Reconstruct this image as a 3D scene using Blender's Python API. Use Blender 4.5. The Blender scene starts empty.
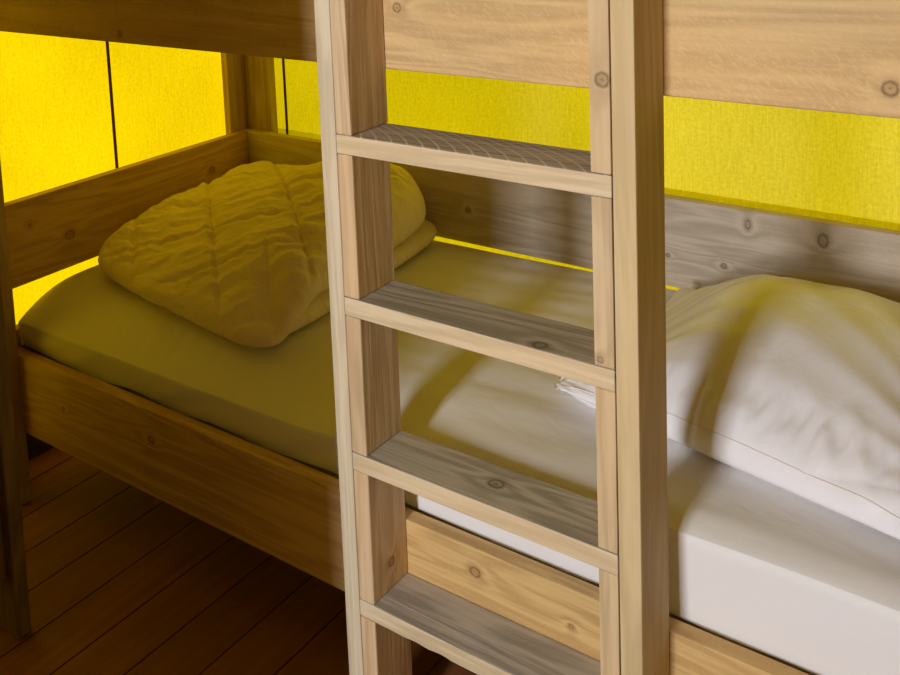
import bpy, bmesh, math, random
from math import sin, cos, pi, sqrt, exp
from mathutils import Vector, Matrix, noise as mn
random.seed(4)
S = bpy.context.scene
COL = S.collection

# ---------------------------------------------------------------- helpers
def link(o, parent=None):
    COL.objects.link(o)
    if parent is not None:
        o.parent = parent
        o.location = o.location - world_loc(parent)
    return o

def world_loc(o):
    v = Vector((0, 0, 0))
    while o is not None:
        v = v + o.location
        o = o.parent
    return v

def thing(name, label, cat, loc=(0, 0, 0), group=None):
    o = bpy.data.objects.new(name, None)
    o.empty_display_size = 0.1
    COL.objects.link(o)
    o.location = loc
    tag(o, label, cat, group)
    return o

def tag(o, label=None, cat=None, group=None, kind=None):
    if label: o['label'] = label
    if cat: o['category'] = cat
    if group: o['group'] = group
    if kind: o['kind'] = kind
    return o

def mesh_obj(name, bm, mat, parent=None, loc=(0, 0, 0), smooth=False):
    me = bpy.data.meshes.new(name)
    bm.normal_update()
    bm.to_mesh(me)
    bm.free()
    if smooth:
        for p in me.polygons: p.use_smooth = True
    if mat: me.materials.append(mat)
    o = bpy.data.objects.new(name, me)
    o.location = loc
    return link(o, parent)

def box_bm(sx, sy, sz, bev=0.0025, cuts=0, warp=0.0, seed=0):
    bm = bmesh.new()
    bmesh.ops.create_cube(bm, size=1.0)
    bmesh.ops.scale(bm, vec=(sx, sy, sz), verts=bm.verts)
    if bev > 0:
        bmesh.ops.bevel(bm, geom=bm.edges[:], offset=bev, segments=2, profile=0.6, affect='EDGES')
    if cuts:
        d = max(range(3), key=lambda i: (sx, sy, sz)[i])
        es = [e for e in bm.edges if abs((e.verts[0].co - e.verts[1].co)[d]) > (sx, sy, sz)[d] * .5]
        bmesh.ops.subdivide_edges(bm, edges=es, cuts=cuts)
        if warp:
            for v in bm.verts:
                t = v.co[d] * 6
                n = mn.noise(Vector((t, seed * 7.1, 0)))
                n2 = mn.noise(Vector((t * 3, seed * 3.3, 5)))
                v.co[(d + 1) % 3] += warp * (n + .3 * n2)
    return bm

def board(name, lo, hi, mat_kw, parent=None, bev=0.0025, cuts=0, warp=0.0):
    """one timber board between two corners; origin at its centre"""
    lo, hi = Vector(lo), Vector(hi)
    c = (lo + hi) / 2
    s = hi - lo
    kw = dict(mat_kw)
    knots = [(Vector(k[0]) - c, k[1], k[2] if len(k) > 2 else 1.0) for k in kw.pop('knots', [])]
    if 'axis' not in kw:
        kw['axis'] = max(range(3), key=lambda i: s[i])
    m = wood('wood_' + name, knots=knots, **kw)
    global _bs
    _bs += 1
    return mesh_obj(name, box_bm(s.x, s.y, s.z, bev, cuts, warp, _bs), m, parent, c)
_bs = 0

# ---------------------------------------------------------------- node helpers
class NT:
    def __init__(s, name):
        s.m = bpy.data.materials.new(name)
        s.m.use_nodes = True
        s.t = s.m.node_tree
        s.t.nodes.clear()
    def n(s, typ, **kw):
        nd = s.t.nodes.new(typ)
        ins = kw.pop('ins', {})
        for k, v in kw.items(): setattr(nd, k, v)
        for k, v in ins.items():
            if hasattr(v, 'is_output'): s.t.links.new(v, nd.inputs[k])
            else: nd.inputs[k].default_value = v
        return nd
    def math(s, op, a, b=None, c=None, clamp=False):
        ins = {0: a}
        if b is not None: ins[1] = b
        if c is not None: ins[2] = c
        return s.n('ShaderNodeMath', operation=op, use_clamp=clamp, ins=ins).outputs[0]
    def mix(s, fac, a, b, blend='MIX'):
        nd = s.n('ShaderNodeMix', data_type='RGBA', blend_type=blend)
        for i, v in ((0, fac), (6, a), (7, b)):
            if hasattr(v, 'is_output'): s.t.links.new(v, nd.inputs[i])
            else: nd.inputs[i].default_value = v if i == 0 else (tuple(v) + (1,))[:4]
        return nd.outputs[2]
    def ramp(s, fac, stops, interp='LINEAR'):
        nd = s.n('ShaderNodeValToRGB', ins={0: fac})
        cr = nd.color_ramp
        cr.interpolation = interp
        while len(cr.elements) < len(stops): cr.elements.new(0.5)
        for e, (p, c) in zip(cr.elements, stops):
            e.position = p
            e.color = (c, c, c, 1) if isinstance(c, (int, float)) else tuple(c) + (1,)
        return nd.outputs[0]
    def out(s, sh):
        o = s.n('ShaderNodeOutputMaterial')
        s.t.links.new(sh, o.inputs[0])
        return s.m

_ws = [0]
def wood(name, axis=0, base=(.50, .40, .265), dark=(.36, .265, .155), knots=(), rough=.62, saw=0.0, contrast=1.0, arcs=None):
    _ws[0] += 1
    sd = _ws[0] * 3.71
    T = NT(name)
    oc = T.n('ShaderNodeTexCoord').outputs['Object']
    oc = T.n('ShaderNodeVectorMath', operation='ADD', ins={0: oc, 1: (sd, sd * .7, sd * .3)}).outputs[0]
    sc = [9.0, 9.0, 9.0]; sc[axis] = .7
    mp = T.n('ShaderNodeMapping', ins={0: oc, 'Scale': tuple(sc)}).outputs[0]
    wob = T.n('ShaderNodeTexNoise', ins={'Vector': mp, 'Scale': 1.3, 'Detail': 4.0, 'Distortion': .6}).outputs[0]
    sc2 = [150.0] * 3; sc2[axis] = 5.0
    mp2 = T.n('ShaderNodeMapping', ins={0: oc, 'Scale': tuple(sc2)}).outputs[0]
    fine = T.n('ShaderNodeTexNoise', ins={'Vector': mp2, 'Scale': 1.0, 'Detail': 3.0}).outputs[0]
    o2 = T.n('ShaderNodeTexCoord').outputs['Object']
    kramps = []
    for (kp, kr, el) in knots:
        d = T.n('ShaderNodeVectorMath', operation='SUBTRACT', ins={0: o2, 1: tuple(kp)}).outputs[0]
        ss = [1 / kr] * 3; ss[axis] = 1 / (kr * el)
        d = T.n('ShaderNodeVectorMath', operation='MULTIPLY', ins={0: d, 1: tuple(ss)}).outputs[0]
        dn = T.n('ShaderNodeTexNoise', ins={'Vector': d, 'Scale': 2.1, 'Detail': 3.0}).outputs[0]
        ln = T.n('ShaderNodeVectorMath', operation='LENGTH', ins={0: d}).outputs['Value']
        wob = T.math('ADD', wob, T.math('MULTIPLY', T.math('EXPONENT', T.math('MULTIPLY', ln, -.55)), .22))
        ln = T.math('ADD', ln, T.math('MULTIPLY', T.math('SUBTRACT', dn, .5), .38))
        kramps.append(T.ramp(T.math('MULTIPLY', ln, .5), [(0.0, .8), (.10, .42), (.26, .40), (.35, .85), (.43, .55), (.52, .16), (.95, 0.0)]))
    # growth rings : sine of a wobbly distance
    rings = T.math('SINE', T.math('MULTIPLY', wob, 46.0))
    rings = T.math('MULTIPLY_ADD', rings, .5, .5)
    g = T.math('ADD', T.math('MULTIPLY', rings, .42), T.math('MULTIPLY', fine, .75))
    fac = T.ramp(g, [(.34, 0.0), (.82, 1.0)])
    fac = T.math('MULTIPLY', fac, contrast * .95)
    col = T.mix(fac, base, dark)
    # slow colour drift along the board
    sc3 = [5.0] * 3; sc3[axis] = 1.6
    mp3 = T.n('ShaderNodeMapping', ins={0: oc, 'Scale': tuple(sc3)}).outputs[0]
    drift = T.n('ShaderNodeTexNoise', ins={'Vector': mp3, 'Scale': 1.0, 'Detail': 2.0}).outputs[0]
    col = T.mix(T.ramp(drift, [(.35, 0.0), (.7, .45)]), col, (base[0] * 1.08, base[1] * .93, base[2] * .78))
    hgt = g
    # rough-sawn marks: short slanted strokes
    if saw > 0:
        a, b = [(1, 2), (0, 2), (0, 1)][axis] if axis != 0 else (0, 2)
        rot = [0, 0, 0]
        rot[3 - a - b] = -.62
        mp4 = T.n('ShaderNodeMapping', ins={0: oc, 'Rotation': tuple(rot)}).outputs[0]
        sc4 = [1.0] * 3
        sc4[a] = 95.0; sc4[b] = 260.0; sc4[3 - a - b] = 60.0
        mp4 = T.n('ShaderNodeMapping', ins={0: mp4, 'Scale': tuple(sc4)}).outputs[0]
        st = T.n('ShaderNodeTexNoise', ins={'Vector': mp4, 'Scale': 1.0, 'Detail': 3.0, 'Distortion': .7}).outputs[0]
        stf = T.ramp(st, [(.46, 0.0), (.70, 1.0)])
        col = T.mix(T.math('MULTIPLY', T.math('MULTIPLY', stf, T.ramp(drift, [(.3, .25), (.65, 1.0)])), .36 * saw), col, (min(base[0] * 1.45, .8), min(base[1] * 1.4, .7), min(base[2] * 1.3, .6)))
        hgt = T.math('ADD', hgt, T.math('MULTIPLY', stf, .5 * saw))
    for k in kramps:
        col = T.mix(k, col, (dark[0] * .36, dark[1] * .27, dark[2] * .22))
    if arcs:      # two families of curved saw scratches across a tread
        xyz = T.n('ShaderNodeSeparateXYZ', ins={0: o2})
        yy = T.math('ADD', xyz.outputs[1], .05)
        for (c1, c2, per, amt) in arcs:
            val = T.math('ADD', xyz.outputs[0], T.math('ADD', T.math('MULTIPLY', yy, c1), T.math('MULTIPLY', T.math('MULTIPLY', yy, yy), c2)))
            fr = T.math('FRACT', T.math('MULTIPLY', T.math('ADD', val, 3.0), 1 / per))
            li = T.ramp(T.math('ABSOLUTE', T.math('SUBTRACT', fr, .5)), [(0.0, 1.0), (.045, .85), (.10, 0.0)])
            col = T.mix(T.math('MULTIPLY', li, amt), col, (.80, .74, .66))
    bmp = T.n('ShaderNodeBump', ins={'Height': hgt, 'Strength': .35, 'Distance': .002}).outputs[0]
    b = T.n('ShaderNodeBsdfPrincipled', ins={'Base Color': col, 'Roughness': rough, 'Normal': bmp, 'Specular IOR Level': .25})
    return T.out(b.outputs[0])

def cloth(name, col, rough=.75, spec=.3, bump=.25, scale=900, wr_scale=7.0, wr=.0, wr_dir=(1, 1, 1), sheen=0.0, coat=0.0):
    T = NT(name)
    oc = T.n('ShaderNodeTexCoord').outputs['Object']
    weave = T.n('ShaderNodeTexNoise', ins={'Vector': oc, 'Scale': scale, 'Detail': 1.0}).outputs[0]
    mp = T.n('ShaderNodeMapping', ins={0: oc, 'Scale': wr_dir}).outputs[0]
    w = T.n('ShaderNodeTexNoise', ins={'Vector': mp, 'Scale': wr_scale, 'Detail': 4.0, 'Roughness': .5, 'Distortion': .8}).outputs[0]
    nb = T.n('ShaderNodeBump', ins={'Height': weave, 'Strength': bump, 'Distance': .0005}).outputs[0]
    nb = T.n('ShaderNodeBump', ins={'Height': w, 'Strength': 1.0 if wr > 0 else 0.0, 'Distance': wr, 'Normal': nb}).outputs[0]
    b = T.n('ShaderNodeBsdfPrincipled', ins={'Base Color': tuple(col) + (1,), 'Roughness': rough, 'Normal': nb,
            'Specular IOR Level': spec, 'Sheen Weight': sheen, 'Coat Weight': coat, 'Coat Roughness': .3})
    return T.out(b.outputs[0])

def canvas(name, trans, refl, tamt=.75, grain=.22):
    """thin woven tent cloth: lets daylight through and reflects some"""
    T = NT(name)
    oc = T.n('ShaderNodeTexCoord').outputs['Object']
    w = T.n('ShaderNodeTexNoise', ins={'Vector': oc, 'Scale': 110.0, 'Detail': 3.0, 'Roughness': .75}).outputs[0]
    st = T.n('ShaderNodeMapping', ins={0: oc, 'Scale': (260, 260, 14)}).outputs[0]
    th = T.n('ShaderNodeTexNoise', ins={'Vector': st, 'Scale': 1.0, 'Detail': 2.0}).outputs[0]
    big = T.n('ShaderNodeTexNoise', ins={'Vector': oc, 'Scale': 2.2, 'Detail': 2.0}).outputs[0]
    f = T.math('ADD', T.math('MULTIPLY', w, .55), T.math('ADD', T.math('MULTIPLY', th, .3), T.math('MULTIPLY', big, .35)))
    f = T.ramp(f, [(.42, 0.0), (.78, 1.0)])
    tc = T.mix(f, tuple(c * (1 - grain) for c in trans), tuple(min(1, c * (1 + grain)) for c in trans))
    rc = T.mix(f, tuple(c * (1 - grain) for c in refl), tuple(min(1, c * (1 + grain)) for c in refl))
    a = T.n('ShaderNodeBsdfTranslucent', ins={'Color': tc}).outputs[0]
    d = T.n('ShaderNodeBsdfDiffuse', ins={'Color': rc}).outputs[0]
    m = T.n('ShaderNodeMixShader', ins={0: tamt, 1: d, 2: a}).outputs[0]
    return T.out(m)

# ---------------------------------------------------------------- dimensions (metres)
XL, XR = -1.209, 0.990           # inner faces of the bed ends
D = 0.102                        # front face of the bed's front rails = back of the ladder
YB = 0.984                       # inner face of the back rails
TH = 0.030                       # board thickness
LW = 0.5664                      # ladder width
CX0, CX1 = -1.335, 2.05          # tent side walls
CY1 = 1.095                      # back canvas
FY = -0.76                       # partition with the cabin doorway (behind the camera)
DY = -3.9                        # tent's outer front wall
CH = 2.75

# ---------------------------------------------------------------- room
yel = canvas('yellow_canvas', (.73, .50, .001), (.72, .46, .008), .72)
yel2 = canvas('yellow_canvas_shaded', (.80, .58, .002), (.78, .66, .16), .68)  # copy of the wall cloth with the light on the back wall tinted in
hemm = canvas('yellow_canvas_hem', (1.0, .97, .20), (.85, .70, .05), .90)
roofm = canvas('roof_canvas', (.10, .08, .02), (.50, .36, .06), .30)
darkseam = canvas('seam_tape', (.10, .05, .002), (.30, .15, .02), .6)

def sheet_plane(name, lo, hi, mat):
    bm = bmesh.new()
    lo, hi = Vector(lo), Vector(hi)
    ax = [i for i in range(3) if abs(hi[i] - lo[i]) > 1e-6]
    n = (14, 10)
    g = {}
    c = (lo + hi) / 2
    for i in range(n[0] + 1):
        for j in range(n[1] + 1):
            p = lo.copy()
            p[ax[0]] = lo[ax[0]] + (hi - lo)[ax[0]] * i / n[0]
            p[ax[1]] = lo[ax[1]] + (hi - lo)[ax[1]] * j / n[1]
            g[i, j] = bm.verts.new(p - c)
    for i in range(n[0]):
        for j in range(n[1]):
            bm.faces.new((g[i, j], g[i + 1, j], g[i + 1, j + 1], g[i, j + 1]))
    o = mesh_obj(name, bm, mat, None, c, True)
    o['kind'] = 'structure'
    return o

sheet_plane('wall_left', (CX0, FY, .03), (CX0, CY1, CH), yel)
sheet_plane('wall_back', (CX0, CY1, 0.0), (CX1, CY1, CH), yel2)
sheet_plane('wall_right', (CX1, DY, 0.0), (CX1, CY1, CH), canvas('side_canvas', (.30, .23, .05), (.34, .23, .04), .3))
sheet_plane('ceiling', (CX0, DY, CH), (CX1, CY1, CH), roofm)

def strip(name, lo, hi, mat, n=1):
    lo, hi = Vector(lo), Vector(hi)
    s = hi - lo
    o = mesh_obj(name, box_bm(*s, 0.0008), mat, None, (lo + hi) / 2)
    o['kind'] = 'structure'
    return o
strip('trim_1', (CX0 + .0005, .564, .05), (CX0 + .003, .574, CH - .02), darkseam)
strip('trim_2', (-1.142, CY1 - .003, .02), (-1.132, CY1 - .0005, CH - .02), darkseam)
strip('trim_3', (CX0 + .02, CY1 - .003, .7), (CX1 - .02, CY1 - .001, .752), hemm)

# inner partition: cabin wall with a doorway the photograph is taken from
linen = canvas('partition_canvas', (.03, .022, .006), (.26, .165, .035), .12)
def wall_with_hole(name, y, x0, x1, hx0, hx1, hz, z0, mat, hz0=0.0):
    bm = bmesh.new()
    def quad(a, b, c, d):
        bm.faces.new([bm.verts.new((x, 0, z)) for x, z in (a, b, c, d)])
    quad((x0, 0), (hx0, 0), (hx0, CH), (x0, CH))
    quad((hx1, 0), (x1, 0), (x1, CH), (hx1, CH))
    quad((hx0, hz), (hx1, hz), (hx1, CH), (hx0, CH))
    if hz0 > 0: quad((hx0, 0), (hx1, 0), (hx1, hz0), (hx0, hz0))
    o = mesh_obj(name, bm, mat, None, (0, y, 0))
    o['kind'] = 'structure'
    return o
wall_with_hole('wall_partition', FY, CX0, CX1, DOOR0 := .035, 1.75, 2.05, 0, linen)
SLX, SLW = 0.38, 0.52
wall_with_hole('wall_front', DY, CX0, CX1, SLX - SLW / 2, SLX + SLW / 2, 2.6, 0, linen, 1.0)
sheet_plane('wall_lobby', (CX0, DY, 0.0), (CX0, FY, CH), linen)
strip('baseboard_left', (CX0 - .004, FY, .0015), (CX0 + .014, CY1 - .02, .15), cloth('groundsheet', (.05, .022, .008), rough=.9))

# floor: brown boards running into the room, one mesh
def floor():
    bm = bmesh.new()
    P0, W = -1.236, .1265
    k0 = int((CX0 - P0) / W) - 1
    for k in range(k0, 28):
        x0 = P0 + k * W + .0022
        x1 = P0 + (k + 1) * W - .0022
        vs = [bm.verts.new((x, y, z)) for z in (0.0, -.03) for x, y in ((x0, DY), (x1, DY), (x1, CY1 + .25), (x0, CY1 + .25))]
        bm.faces.new(vs[0:4])
        for i in range(4):
            j = (i + 1) % 4
            bm.faces.new((vs[i], vs[i + 4], vs[j + 4], vs[j]))
    vs = [bm.verts.new((x, y, -.02)) for x, y in ((CX0 - .15, DY), (CX1 + .3, DY), (CX1 + .3, CY1 + .25), (CX0 - .15, CY1 + .25))]
    bm.faces.new(vs)
    T = NT('floor_boards')
    oc = T.n('ShaderNodeTexCoord').outputs['Object']
    bx = T.math('FLOOR', T.math('MULTIPLY', T.math('SUBTRACT', T.n('ShaderNodeSeparateXYZ', ins={0: oc}).outputs[0], P0), 1 / W))
    rnd = T.n('ShaderNodeTexWhiteNoise', noise_dimensions='1D', ins={'W': bx})
    off = T.n('ShaderNodeVectorMath', operation='MULTIPLY_ADD', ins={0: rnd.outputs['Color'], 1: (9, 9, 9), 2: oc}).outputs[0]
    mp = T.n('ShaderNodeMapping', ins={0: off, 'Scale': (38, 2.0, 30)}).outputs[0]
    n1 = T.n('ShaderNodeTexNoise', ins={'Vector': mp, 'Scale': 1.0, 'Detail': 5.0, 'Distortion': .5}).outputs[0]
    n2 = T.n('ShaderNodeTexNoise', ins={'Vector': off, 'Scale': 9.0, 'Detail': 3.0}).outputs[0]
    c = T.mix(T.ramp(n1, [(.3, 0.0), (.75, 1.0)]), (.28, .095, .027), (.17, .055, .015))
    c = T.mix(T.math('MULTIPLY', T.ramp(n2, [(.45, 0.0), (.75, 1.0)]), .5), c, (.20, .09, .035))
    c = T.mix(T.math('MULTIPLY', rnd.outputs['Value'], .25), c, (.08, .03, .01))
    bp = T.n('ShaderNodeBump', ins={'Height': n1, 'Strength': .3, 'Distance': .002}).outputs[0]
    b = T.n('ShaderNodeBsdfPrincipled', ins={'Base Color': c, 'Roughness': .6, 'Normal': bp, 'Specular IOR Level': .3})
    o = mesh_obj('floor', bm, T.out(b.outputs[0]))
    o['kind'] = 'structure'
floor()

# ---------------------------------------------------------------- wood recipes
RAIL = dict(base=(.63, .43, .18), dark=(.44, .27, .105), saw=.4)
RAIL_SAWN = dict(base=(.66, .45, .21), dark=(.49, .32, .145), saw=1.0)
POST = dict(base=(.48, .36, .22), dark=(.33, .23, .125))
GREY = dict(base=(.60, .53, .44), dark=(.42, .36, .28), saw=.5)
STILE = dict(base=(.66, .52, .31), dark=(.46, .35, .19), contrast=.9)
TREAD = dict(base=(.50, .46, .40), dark=(.28, .255, .22), contrast=1.1)

# ---------------------------------------------------------------- bunk bed frame
bed = thing('bunk_bed', 'pale timber bunk bed frame of broad planks standing against the yellow canvas walls', 'bunk bed', ((XL + XR) / 2, (D + YB) / 2, 0))
RT, RB = .3935, .1839            # lower front rail
BT, BB = .7644, .544             # raised back and end boards
UB, UT = 1.2254, 1.435           # upper rails
E0, E1 = XL - TH, XR + TH
board('front_rail', (E0, D, RB), (E1, D + TH, RT), dict(RAIL, knots=[((.213, D, .349), .011, 1.2), ((.398, D, .327), .005), ((-.65, D, .323), .011, 1.2), ((-.98, D, .30), .006)]), bed, cuts=24)
tag(board('back_rail', (E0, YB, BB), (E1, YB + TH, BT), dict(GREY, knots=[((.406, YB, .732), .013, .55), ((.571, YB, .724), .019, .7), ((.35, YB, .622), .008), ((.213, YB, .622), .006), ((-.363, YB, .64), .008)]), bed), 'greyish plank')
board('end_board', (E0, D + TH + .001, BB), (XL, YB - .001, BT), dict(RAIL, knots=[((XL, .312, .632), .014, 1.3), ((XL, .198, .695), .006), ((XL, .825, .677), .011)]), bed)
board('end_board', (XR, D + TH + .001, BB), (E1, YB - .001, BT), RAIL, bed)
board('end_rail', (E0, D + TH + .001, RB), (XL, YB - .001, .435), RAIL, bed)
board('end_rail', (XR, D + TH + .001, RB), (E1, YB - .001, RT - .02), RAIL, bed)
board('lower_back_rail', (E0, YB, RB), (E1, YB + TH, RT - .02), RAIL, bed)
board('upper_front_rail', (E0, D, UB), (E1, D + TH, UT), dict(RAIL_SAWN, knots=[((.862, D, 1.262), .012), ((-.65, D, 1.245), .009), ((.095, D, 1.332), .010)]), bed)
board('upper_back_rail', (E0, YB, UB), (E1, YB + TH, UT), GREY, bed)
board('upper_end_board', (E0, D + TH + .001, UB), (XL, YB - .001, UT), RAIL, bed)
board('upper_end_board', (XR, D + TH + .001, UB), (E1, YB - .001, UT), RAIL, bed)
# corner posts: two planks set in an L outside the boards
PH = 1.78
for side, sx in ((-1, E0), (1, E1)):
    # back corners
    p = board('corner_post', (min(sx, sx - side * .11), YB + TH, 0), (max(sx, sx - side * .11), YB + 2 * TH, PH), POST, bed)
    board('post_plank', (min(sx, sx + side * .026), .942, 0), (max(sx, sx + side * .026), YB + 2 * TH, PH), dict(POST, base=(.56, .42, .25)), p)
    # front corners
    p = board('corner_post', (min(sx, sx - side * .084), D - TH, 0), (max(sx, sx - side * .084), D, PH), POST, bed)
    board('post_plank', (min(sx, sx + side * .026), D - TH, 0), (max(sx, sx + side * .026), D + .05, PH), POST, p)
# slatted bases under both mattresses
def slats(z, nm):
    base = None
    for y0 in (D + TH + .002, YB - .045):
        b = board('slat_bearer', (XL + .002, y0, z - .045), (XR - .002, y0 + .04, z - .001), POST, bed)
    n = 13
    for i in range(n):
        x = XL + .03 + i * (XR - XL - .06 - .13) / (n - 1)
        board('slat', (x, D + TH + .004, z), (x + .13, YB - .004, z + .018), POST, bed, bev=.0015)
slats(.262, 'lower')
slats(1.262, 'upper')

# ---------------------------------------------------------------- mattress under its fitted sheet
def smooth(a, b, x):
    t = max(0, min(1, (x - a) / (b - a)))
    return t * t * (3 - 2 * t)
MX0, MX1, MY0, MY1, MZ = -1.2065, .975, .140, .974, .541
def sheet_top(x, y):
    k = smooth(-.3, .4, x)
    z = MZ + .004 * sin(x * 2.1 + 1) + .003 * mn.noise(Vector((x * 3, y * 4, 0))) + .006 * smooth(.2, .6, x)
    def drop(d, w, h):
        return 0 if d >= w else h * ((w - d) / w) ** 2
    dd = [drop(y - MY0, .22 - .17 * k, .080 - .066 * k), drop(MY1 - y, .012, .012), drop(x - MX0, .05, .018), drop(MX1 - x, .03, .03)]
    z -= sqrt(sum(d * d for d in dd))
    # long pulled creases across the top of the sheet
    z += (.003 + .004 * smooth(.5, .7, y)) * mn.noise(Vector((x * 3.0 + y * 1.0, y * 16 - x * 2.0, 3.0))) * smooth(-.6, -.1, x)
    # tucks under the quilt's front edge
    z += .006 * mn.noise(Vector((x * 42 + y * 10, y * 4, 9.0))) * exp(-((x + .78) / .3) ** 2) * smooth(.14, .18, y) * (1 - smooth(.26, .34, y))
    return z
def fitted_sheet(mat, parent):
    bm = bmesh.new()
    xs = []
    for i in range(221):
        t = i / 220
        xs.append(MX0 + (MX1 - MX0) * t)
    for e in (.0008, .003, .006): xs += [MX0 + e, MX1 - e]
    ys = [MY0 + (MY1 - MY0) * j / 110 for j in range(111)]
    for e in (.0004, .0015, .003, .005): ys += [MY0 + e, MY1 - e]
    xs, ys = sorted(set(xs)), sorted(set(ys))
    g = {}
    for i, x in enumerate(xs):
        for j, y in enumerate(ys):
            g[i, j] = bm.verts.new((x, y, sheet_top(x, y)))
    for i in range(len(xs) - 1):
        for j in range(len(ys) - 1):
            bm.faces.new((g[i, j], g[i + 1, j], g[i + 1, j + 1], g[i, j + 1]))
    loop = [(i, 0) for i in range(len(xs))] + [(len(xs) - 1, j) for j in range(1, len(ys))] + \
           [(i, len(ys) - 1) for i in range(len(xs) - 2, -1, -1)] + [(0, j) for j in range(len(ys) - 2, 0, -1)]
    prev = [g[k] for k in loop]
    NS = 8
    for s in range(1, NS + 1):
        cur = []
        for k, key in enumerate(loop):
            v0 = g[key].co
            hem = .386 + .003 * sin(v0.x * 13 + 1.2) + .004 * mn.noise(Vector((v0.x * 9, v0.y * 9, 2)))
            if v0.x < -.05: hem = .385 + .012 * mn.noise(Vector((v0.x * 6, v0.y * 9, 2)))
            t = s / NS
            # inward normal (rough) for the folds and the tuck at the hem
            nx = 1 if key[0] == 0 else (-1 if key[0] == len(xs) - 1 else 0)
            ny = 1 if key[1] == 0 else (-1 if key[1] == len(ys) - 1 else 0)
            w = (.006 if v0.x < -.2 else .003) * mn.noise(Vector((v0.x * 11 + t * 1.4, v0.y * 11, t * 1.5))) * sin(pi * min(1, t * 1.0)) + .006 * t * t
            cur.append(bm.verts.new((v0.x + nx * w, v0.y + ny * w, v0.z + (hem - v0.z) * t)))
        n = len(loop)
        for k in range(n):
            k2 = (k + 1) % n
            bm.faces.new((prev[k], cur[k], cur[k2], prev[k2]))
        prev = cur
    return mesh_obj('fitted_sheet', bm, mat, parent, (0, 0, 0), True)
mat_root = thing('mattress', 'mattress in a smooth white fitted sheet lying on the lower bunk', 'mattress', ((MX0 + MX1) / 2, (MY0 + MY1) / 2, .2805))
sheet_m = cloth('sheet_cloth', (.78, .755, .74), rough=.62, spec=.2, bump=.06, scale=700, wr_scale=3.0, wr=.004, wr_dir=(1.0, 2.6, 1.5))
fitted_sheet(sheet_m, mat_root)
core_m = cloth('mattress_ticking', (.42, .36, .27), rough=.9)
mesh_obj('core', box_bm(MX1 - MX0 - .03, MY1 - MY0 - .03, .13, .025), core_m, mat_root, ((MX0 + MX1) / 2, (MY0 + MY1) / 2, .2815 + .065), True)

# ---------------------------------------------------------------- soft shells (quilt layers, pillow)
def shell(nu, nv, pos, top, bot):
    """closed cushion over a (u,v) square: pos(u,v)->(x,y); top/bot(u,v)->z"""
    bm = bmesh.new()
    def par(i, n):                       # crowd the samples towards the rim
        t = i / n
        return .5 - .5 * cos(pi * t) * .55 + (t - .5) * .45
    U = [par(i, nu) for i in range(nu + 1)]
    V = [par(j, nv) for j in range(nv + 1)]
    A, B = {}, {}
    for i, u in enumerate(U):
        for j, v in enumerate(V):
            x, y = pos(u, v)
            A[i, j] = bm.verts.new((x, y, top(u, v, x, y)))
            if 0 < i < nu and 0 < j < nv:
                B[i, j] = bm.verts.new((x, y, bot(u, v, x, y)))
            else: B[i, j] = A[i, j]
    for i in range(nu):
        for j in range(nv):
            bm.faces.new((A[i, j], A[i + 1, j], A[i + 1, j + 1], A[i, j + 1]))
            q = [B[i, j], B[i, j + 1], B[i + 1, j + 1], B[i + 1, j]]
            try: bm.faces.new(q)
            except ValueError: pass
    return bm
def rim(u, v, n=5.0, p=.5):
    a = abs(2 * u - 1) ** n
    b = abs(2 * v - 1) ** n
    return max(0.0, (1 - a) * (1 - b)) ** p
def bil(c, u, v):
    a = (1 - u) * (1 - v); b = u * (1 - v); d = (1 - u) * v; e = u * v
    return (c[0][0] * a + c[1][0] * b + c[2][0] * e + c[3][0] * d, c[0][1] * a + c[1][1] * b + c[2][1] * e + c[3][1] * d)

# folded quilt
N1 = Vector((.65, .76)); N2 = Vector((.49, -.87))
def quilting(x, y):
    # distance to the nearest seam in both families, as grooves + puffiness + puckers
    r = Vector((x + .81, y - .462))
    out = 0
    a = r.dot(N1) / .205; b = r.dot(N2) / .185
    fa = abs(a - round(a)) * .205; fb = abs(b - round(b)) * .185
    out -= .010 * exp(-(fa / .008) ** 2) + .010 * exp(-(fb / .008) ** 2)
    out += .006 * min(1, fa / .08) * min(1, fb / .08)
    w1 = mn.noise(Vector((r.x * 9 + r.y * 7, r.y * 22 - r.x * 16, 4.4)))
    out += .0045 * (1 - abs(w1) * 2.5)
    # puckers: ridges running square to each seam, dying away from it
    pa = mn.noise(Vector((r.dot(N2) * 34, r.dot(N1) * 5, 1.7)))
    pb = mn.noise(Vector((r.dot(N1) * 34, r.dot(N2) * 5, 8.2)))
    out += .014 * pa * exp(-fa / .06) + .013 * pb * exp(-fb / .06)
    return out
QB = .545
def squircle(u, v, m):
    a, b = 2 * u - 1, 2 * v - 1
    q = max(abs(a), abs(b))
    if q < 1e-9: return .5, .5
    k = q / (abs(a) ** m + abs(b) ** m) ** (1 / m)
    return .5 + .5 * a * k, .5 + .5 * b * k
def rim2(u, v, n):
    q = max(abs(2 * u - 1), abs(2 * v - 1))
    return sqrt(max(0.0, 1 - q ** n))
def on_sheet(x, y):
    return sheet_top(min(max(x, MX0 + .001), MX1 - .001), min(max(y, MY0 + .001), MY1 - .001)) + .002
q_c = [(-1.152, .300), (-.350, .194), (-.415, .985), (-1.148, .985)]
def q_pos(u, v):
    u2, v2 = squircle(u, v, 7.0 - 3.0 * u * v)
    x, y = bil(q_c, u2, v2)
    return x, y
def q_h(u, v):
    hy = .082 + .080 * smooth(.0, .8, v)
    hx = .46 + .54 * smooth(0, .62, u) - .22 * smooth(.72, 1.0, u)
    return hy * hx
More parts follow.
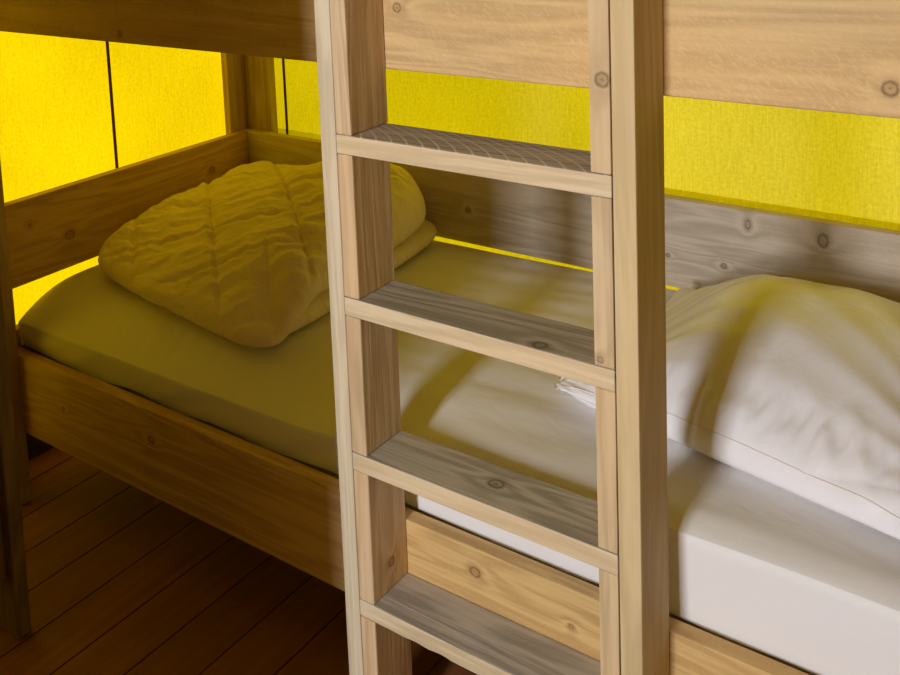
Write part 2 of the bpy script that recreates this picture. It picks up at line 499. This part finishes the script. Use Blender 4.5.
def q_mid(u, v):
    # rim height of the upper layer: down on the mattress along the front fold, riding on the lower layer elsewhere
    left = .042 * (1 - smooth(0, .35, u)) * smooth(-.2, .2, v)
    right = .078 * smooth(.02, .24, v) * smooth(.4, 1, u)
    return QB + .014 + max(left + .03 * smooth(0, .4, v), right) + .012 * smooth(.5, 1, v)
def q_top(u, v, x, y):
    e = rim2(u, v, 6.0)
    return q_mid(u, v) + q_h(u, v) * e + quilting(x, y) * min(1, e * 1.3)
def q_bot(u, v, x, y):
    e = rim2(u, v, 6.0)
    lo = on_sheet(x, y) + .048 * smooth(.03, .24, v) * smooth(.3, .9, u)
    return q_mid(u, v) + (min(lo, q_mid(u, v)) - q_mid(u, v)) * e
quilt_m = cloth('quilt_cotton', (.80, .69, .46), rough=.85, spec=.15, bump=.15, scale=1200, wr_scale=15, wr=.009, wr_dir=(.7, 1.8, 1), sheen=.15)
quilt = thing('folded_quilt', 'puffy white quilted duvet folded up at the foot of the bunk', 'duvet', (-.8, .6, QB))
mesh_obj('upper_fold', shell(150, 150, q_pos, q_top, q_bot), quilt_m, quilt, (0, 0, 0), True)
l_c = [(-.95, .25), (-.360, .225), (-.425, .998), (-.95, .985)]
def l_pos(u, v):
    return bil(l_c, *squircle(u, v, 6.0))
def l_top(u, v, x, y):
    e = rim2(u, v, 9.0)
    return QB + .030 + .036 * e + .004 * mn.noise(Vector((x * 12, y * 22, 3))) * e
def l_bot(u, v, x, y):
    e = rim2(u, v, 9.0)
    return QB + .030 + (on_sheet(x, y) - QB - .030) * e
mesh_obj('lower_fold', shell(90, 90, l_pos, l_top, l_bot), quilt_m, quilt, (0, 0, 0), True)

# pillow
PB = .5495
p_c = [(.235, .352), (.955, .205), (.955, .925), (.275, .905)]
def p_pos(u, v):
    x, y = bil(p_c, u, v)
    k = 1.0
    y += .030 * sin(pi * u) ** 1.0 * (1 if v < .5 else -1) * abs(2 * v - 1) ** 2 * .25
    x += .028 * sin(pi * v) * (1 - u) * (1 - u)
    return x, y
def p_rim(u, v):
    return rim(u, v, 2.6, .58)
def p_mid(u, v): return PB + .034
def p_top(u, v, x, y):
    e = p_rim(u, v)
    hgt = .150 * (.44 + .56 * smooth(0, .36, u))
    z = p_mid(u, v) + hgt * e * (.86 + .14 * smooth(0, .6, v))
    # creases fanning from the corners and gathers along the front seam
    ang = math.atan2(y - .27, x - 1.02)
    z += .008 * mn.noise(Vector((ang * 6, (x + y) * 1.5, 4))) * smooth(.15, .6, u)
    ang2 = math.atan2(y - .40, x - .18)
    z += .006 * mn.noise(Vector((ang2 * 9, (x + y) * 1.5, 14))) * (1 - smooth(.2, .6, u))
    z += .007 * mn.noise(Vector((x * 34 + y * 9, y * 5, 6))) * exp(-((v - .10) / .07) ** 2) * smooth(0, .04, v) * (.5 + .5 * smooth(.3, .6, u))
    z += .008 * mn.noise(Vector((x * 62 - y * 20, y * 14, 21))) * exp(-((v - .085) / .05) ** 2) * smooth(.02, .05, v)
    z += .006 * mn.noise(Vector((x * 7 - y * 4, y * 5 + x * 2, 11))) * min(1, e * 2)
    return z
def p_bot(u, v, x, y):
    return p_mid(u, v) + (on_sheet(x, y) - p_mid(u, v)) * min(1, p_rim(u, v) * 1.9)
pillow_m = cloth('pillow_cover', (.83, .81, .84), rough=.27, spec=.5, bump=.05, scale=600, wr_scale=9, wr=.004, wr_dir=(1.3, .8, 1))
pillow = thing('pillow', 'plump pillow in a shiny white cover on the bed right of the ladder', 'pillow', (.56, .6, PB))
mesh_obj('cover', shell(150, 130, p_pos, p_top, p_bot), pillow_m, pillow, (0, 0, 0), True)
def tube(name, pts, r, mat, parent, n=6):
    bm = bmesh.new()
    rings = []
    for k, p in enumerate(pts):
        a = Vector(pts[max(0, k - 1)]); b = Vector(pts[min(len(pts) - 1, k + 1)])
        t = (b - a).normalized()
        up = Vector((0, 0, 1)) if abs(t.z) < .9 else Vector((1, 0, 0))
        s = t.cross(up).normalized(); q = s.cross(t)
        rings.append([bm.verts.new(Vector(p) + (s * cos(2 * pi * i / n) + q * sin(2 * pi * i / n)) * r) for i in range(n)])
    for a, b in zip(rings, rings[1:]):
        for i in range(n):
            bm.faces.new((a[i], a[(i + 1) % n], b[(i + 1) % n], b[i]))
    bm.faces.new(rings[0][::-1]); bm.faces.new(rings[-1])
    return mesh_obj(name, bm, mat, parent, (0, 0, 0), True)
seam_m = cloth('pillow_seam', (.78, .69, .64), rough=.6)
pts = []
for i in range(61):
    u = .03 + .94 * i / 60
    v = .016
    x, y = p_pos(u, v)
    pts.append((x, y, p_top(u, v, x, y) + .0005))
tube('piping', pts, .0011, seam_m, pillow)
# loose crumpled corner of the cover sticking out to the left
def flap():
    bm = bmesh.new()
    n = 18
    tip = Vector((.212, .422, PB + .004)); a = Vector((.365, .372, PB + .006)); b = Vector((.330, .60, PB + .055))
    g = {}
    for lay, dz in ((0, .012), (1, -.0)):
        for i in range(n + 1):
            for j in range(n + 1):
                s, t = i / n, j / n
                p = tip.lerp(a.lerp(b, t), s) if s > 0 else tip.lerp(b, t * .18).lerp(tip, .3)
                p = p.copy()
                p.y -= .016 * sin(pi * min(1, s * 1.1)) * (1 - t)
                if lay == 0:
                    p.z += .004 + (.030 * s + .014) * sin(pi * t) ** .7 * (.6 + .4 * s) + .014 * mn.noise(Vector((s * 5, t * 7, 2))) * sin(pi * t)
                    p.z = max(p.z, on_sheet(p.x, p.y) + .002)
                else:
                    p.z = on_sheet(p.x, p.y) - .0005 + max(0, p.z - PB - .01) * .3
                g[lay, i, j] = bm.verts.new(p)
    for i in range(n):
        for j in range(n):
            bm.faces.new((g[0, i, j], g[0, i + 1, j], g[0, i + 1, j + 1], g[0, i, j + 1]))
            bm.faces.new((g[1, i, j + 1], g[1, i + 1, j + 1], g[1, i + 1, j], g[1, i, j]))
    for i in range(n):
        for j in (0, n):
            bm.faces.new((g[0, i, j], g[1, i, j], g[1, i + 1, j], g[0, i + 1, j]))
    for j in range(n):
        for i in (0, n):
            bm.faces.new((g[0, i, j + 1], g[1, i, j + 1], g[1, i, j], g[0, i, j]))
    bmesh.ops.recalc_face_normals(bm, faces=bm.faces[:])
    return mesh_obj('corner_flap', bm, pillow_m, pillow, (0, 0, 0), True)
flap()

# ---------------------------------------------------------------- ladder
lad = thing('ladder', 'pale timber ladder with four flat treads fixed to the front of the bunk', 'ladder', (LW / 2, D / 2, 0))
LH = 1.62
TT = .0325
LD = D - .0005
A0, SP = .0341, .0321
Z = [1.13, .8477, .5666, .29]
tag(board('stile', (0, 0, 0), (A0 - .0006, LD, LH), dict(STILE, base=(.66, .58, .42), dark=(.48, .40, .27)), lad, cuts=30, warp=.0012), 'left upright, slightly greyer')
board('stile', (LW - .0356 + .0012, 0, 0), (LW, LD, LH), dict(STILE, base=(.63, .49, .27), dark=(.50, .37, .19)), lad, cuts=30)
tops = [LH] + [z - TT for z in Z]
bots = list(Z) + [0.0]
for k in range(5):
    hi, lo = tops[k] - .0006, bots[k] + .0006
    if k == 4: lo = 0.0
    kn = [((A0 + SP, .055, lo + .05), .010)] if k == 3 else []
    board('spacer_block', (A0, .0008, lo), (A0 + SP, LD, hi), dict(STILE, base=(.65, .48, .29), dark=(.46, .31, .17), knots=kn), lad, cuts=10, warp=.0006)
    kn = []
    if k == 0: kn = [((LW - .0356 - .012, 0, 1.263), .013)]
    if k == 1: kn = [((LW - .0356 - .022, 0, .858), .006)]
    board('spacer_block', (LW - .0356 - SP, .0008, lo), (LW - .0356 - .001, LD, hi), dict(STILE, base=(.64, .48, .28), dark=(.46, .33, .18), knots=kn), lad, cuts=10, warp=.0006)
for k, z in enumerate(Z):
    kw = dict(TREAD)
    if k == 0: kw['arcs'] = [(.75, 7.5, .031, .9), (-2.6, 6.0, .031, .55)]
    if k == 1: kw['knots'] = [((.403, .015, z), .011, 1.3)]
    if k == 2: kw['knots'] = [((.293, .054, z), .013, 1.3)]
    m_edge = dict(STILE, axis=0)
    t = board('tread', (A0 - .0002, 0, z - TT), (LW - .0358, LD, z), kw, lad, cuts=40, warp=.0005)
    # the sawn front edge is paler than the walked-on top
    em = wood('wood_tread_edge', axis=0, base=(.68, .55, .36), dark=(.50, .39, .23), saw=.25)
    t.data.materials.append(em)
    for p in t.data.polygons:
        if p.normal.y < -.5 or (k == 3 and p.normal.z < -.5): p.material_index = 1
    if k == 0: t['label'] = 'top tread with curved crossing saw lines'
    if k == 3:    # chewed lower front edge
        for v in t.data.vertices:
            if v.co.z < -.008 and v.co.y < -.03:
                xx = v.co.x + t.location.x + lad.location.x
                v.co.z += .006 * max(0, mn.noise(Vector((xx * 22, 3, 0)))) + .0015

# ---------------------------------------------------------------- near timber post at the left
near = thing('wooden_post', 'dark timber post with plank facing standing on the floorboards at the left edge', 'post', (-.80, -.2, 0))
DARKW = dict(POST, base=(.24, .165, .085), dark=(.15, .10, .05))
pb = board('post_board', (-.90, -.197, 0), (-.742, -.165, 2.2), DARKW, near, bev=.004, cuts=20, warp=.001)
for v in pb.data.vertices:           # the timber leans a touch
    v.co.x += .007 * smooth(-1.1, -.7, v.co.z)
for x1, x0 in ((-.762, -.95), (-.951, -1.14), (-1.141, -1.325)):  # outer two are unseen, added to block canvas light from floor and rail
    board('facing_blocker_board', (x0, -.229, .135), (x1, -.1975, 2.2), DARKW, near)

# ---------------------------------------------------------------- light
def sun(name, d, e, ang, col):
    l = bpy.data.lights.new(name, 'SUN')
    l.energy = e; l.angle = ang; l.color = col
    o = bpy.data.objects.new(name, l)
    COL.objects.link(o)
    o.location = (-4, 3, 4)
    o.rotation_euler = Vector(d).to_track_quat('-Z', 'Y').to_euler()
sun('sun', (.80, -.30, -.52), 4.4, .01, (1, .97, .92))
def area(name, loc, d, sx, sy, power, col):
    l = bpy.data.lights.new(name, 'AREA')
    l.shape = 'RECTANGLE'; l.size = sx; l.size_y = sy
    l.energy = power; l.color = col
    o = bpy.data.objects.new(name, l)
    COL.objects.link(o)
    o.location = loc
    o.rotation_euler = Vector(d).to_track_quat('-Z', 'Z').to_euler()
area('daylight_through_entrance', (SLX, DY - .03, 1.7), (0, 1, 0), SLW, 1.6, 148, (.95, .97, 1.04))

W = bpy.data.worlds.new('sky')
S.world = W
W.use_nodes = True
nt = W.node_tree
nt.nodes.clear()
bg = nt.nodes.new('ShaderNodeBackground')
bg.inputs[0].default_value = (.82, .92, 1, 1)
bg.inputs[1].default_value = .8
wo = nt.nodes.new('ShaderNodeOutputWorld')
nt.links.new(bg.outputs[0], wo.inputs[0])

# ---------------------------------------------------------------- camera
yaw, pitch, roll = .6225, -.1203, -.0391
f = Vector((-sin(yaw) * cos(pitch), cos(yaw) * cos(pitch), sin(pitch)))
r = Vector((cos(yaw), sin(yaw), 0))
u = r.cross(f)
r2 = r * cos(roll) + u * sin(roll)
u2 = -r * sin(roll) + u * cos(roll)
cam = bpy.data.cameras.new('camera')
cam.sensor_width = 36
cam.lens = 990.656 / 900 * 36
cam.shift_x = (450 - 426.54) / 900
cam.shift_y = (2.2356 - 337.5) / 900
cam.clip_start = .02
co = bpy.data.objects.new('camera', cam)
COL.objects.link(co)
M = Matrix((r2, u2, -f)).transposed().to_4x4()
M.translation = Vector((1.1016, -1.2141, 1.5394))
co.matrix_world = M
S.camera = co

S.view_settings.view_transform = 'Standard'
S.view_settings.look = 'None'
S.view_settings.exposure = 0.0
S.view_settings.gamma = 1.0
S.view_settings.use_curve_mapping = False
S.cycles.max_bounces = 10
S.cycles.diffuse_bounces = 6
S.cycles.sample_clamp_indirect = 6
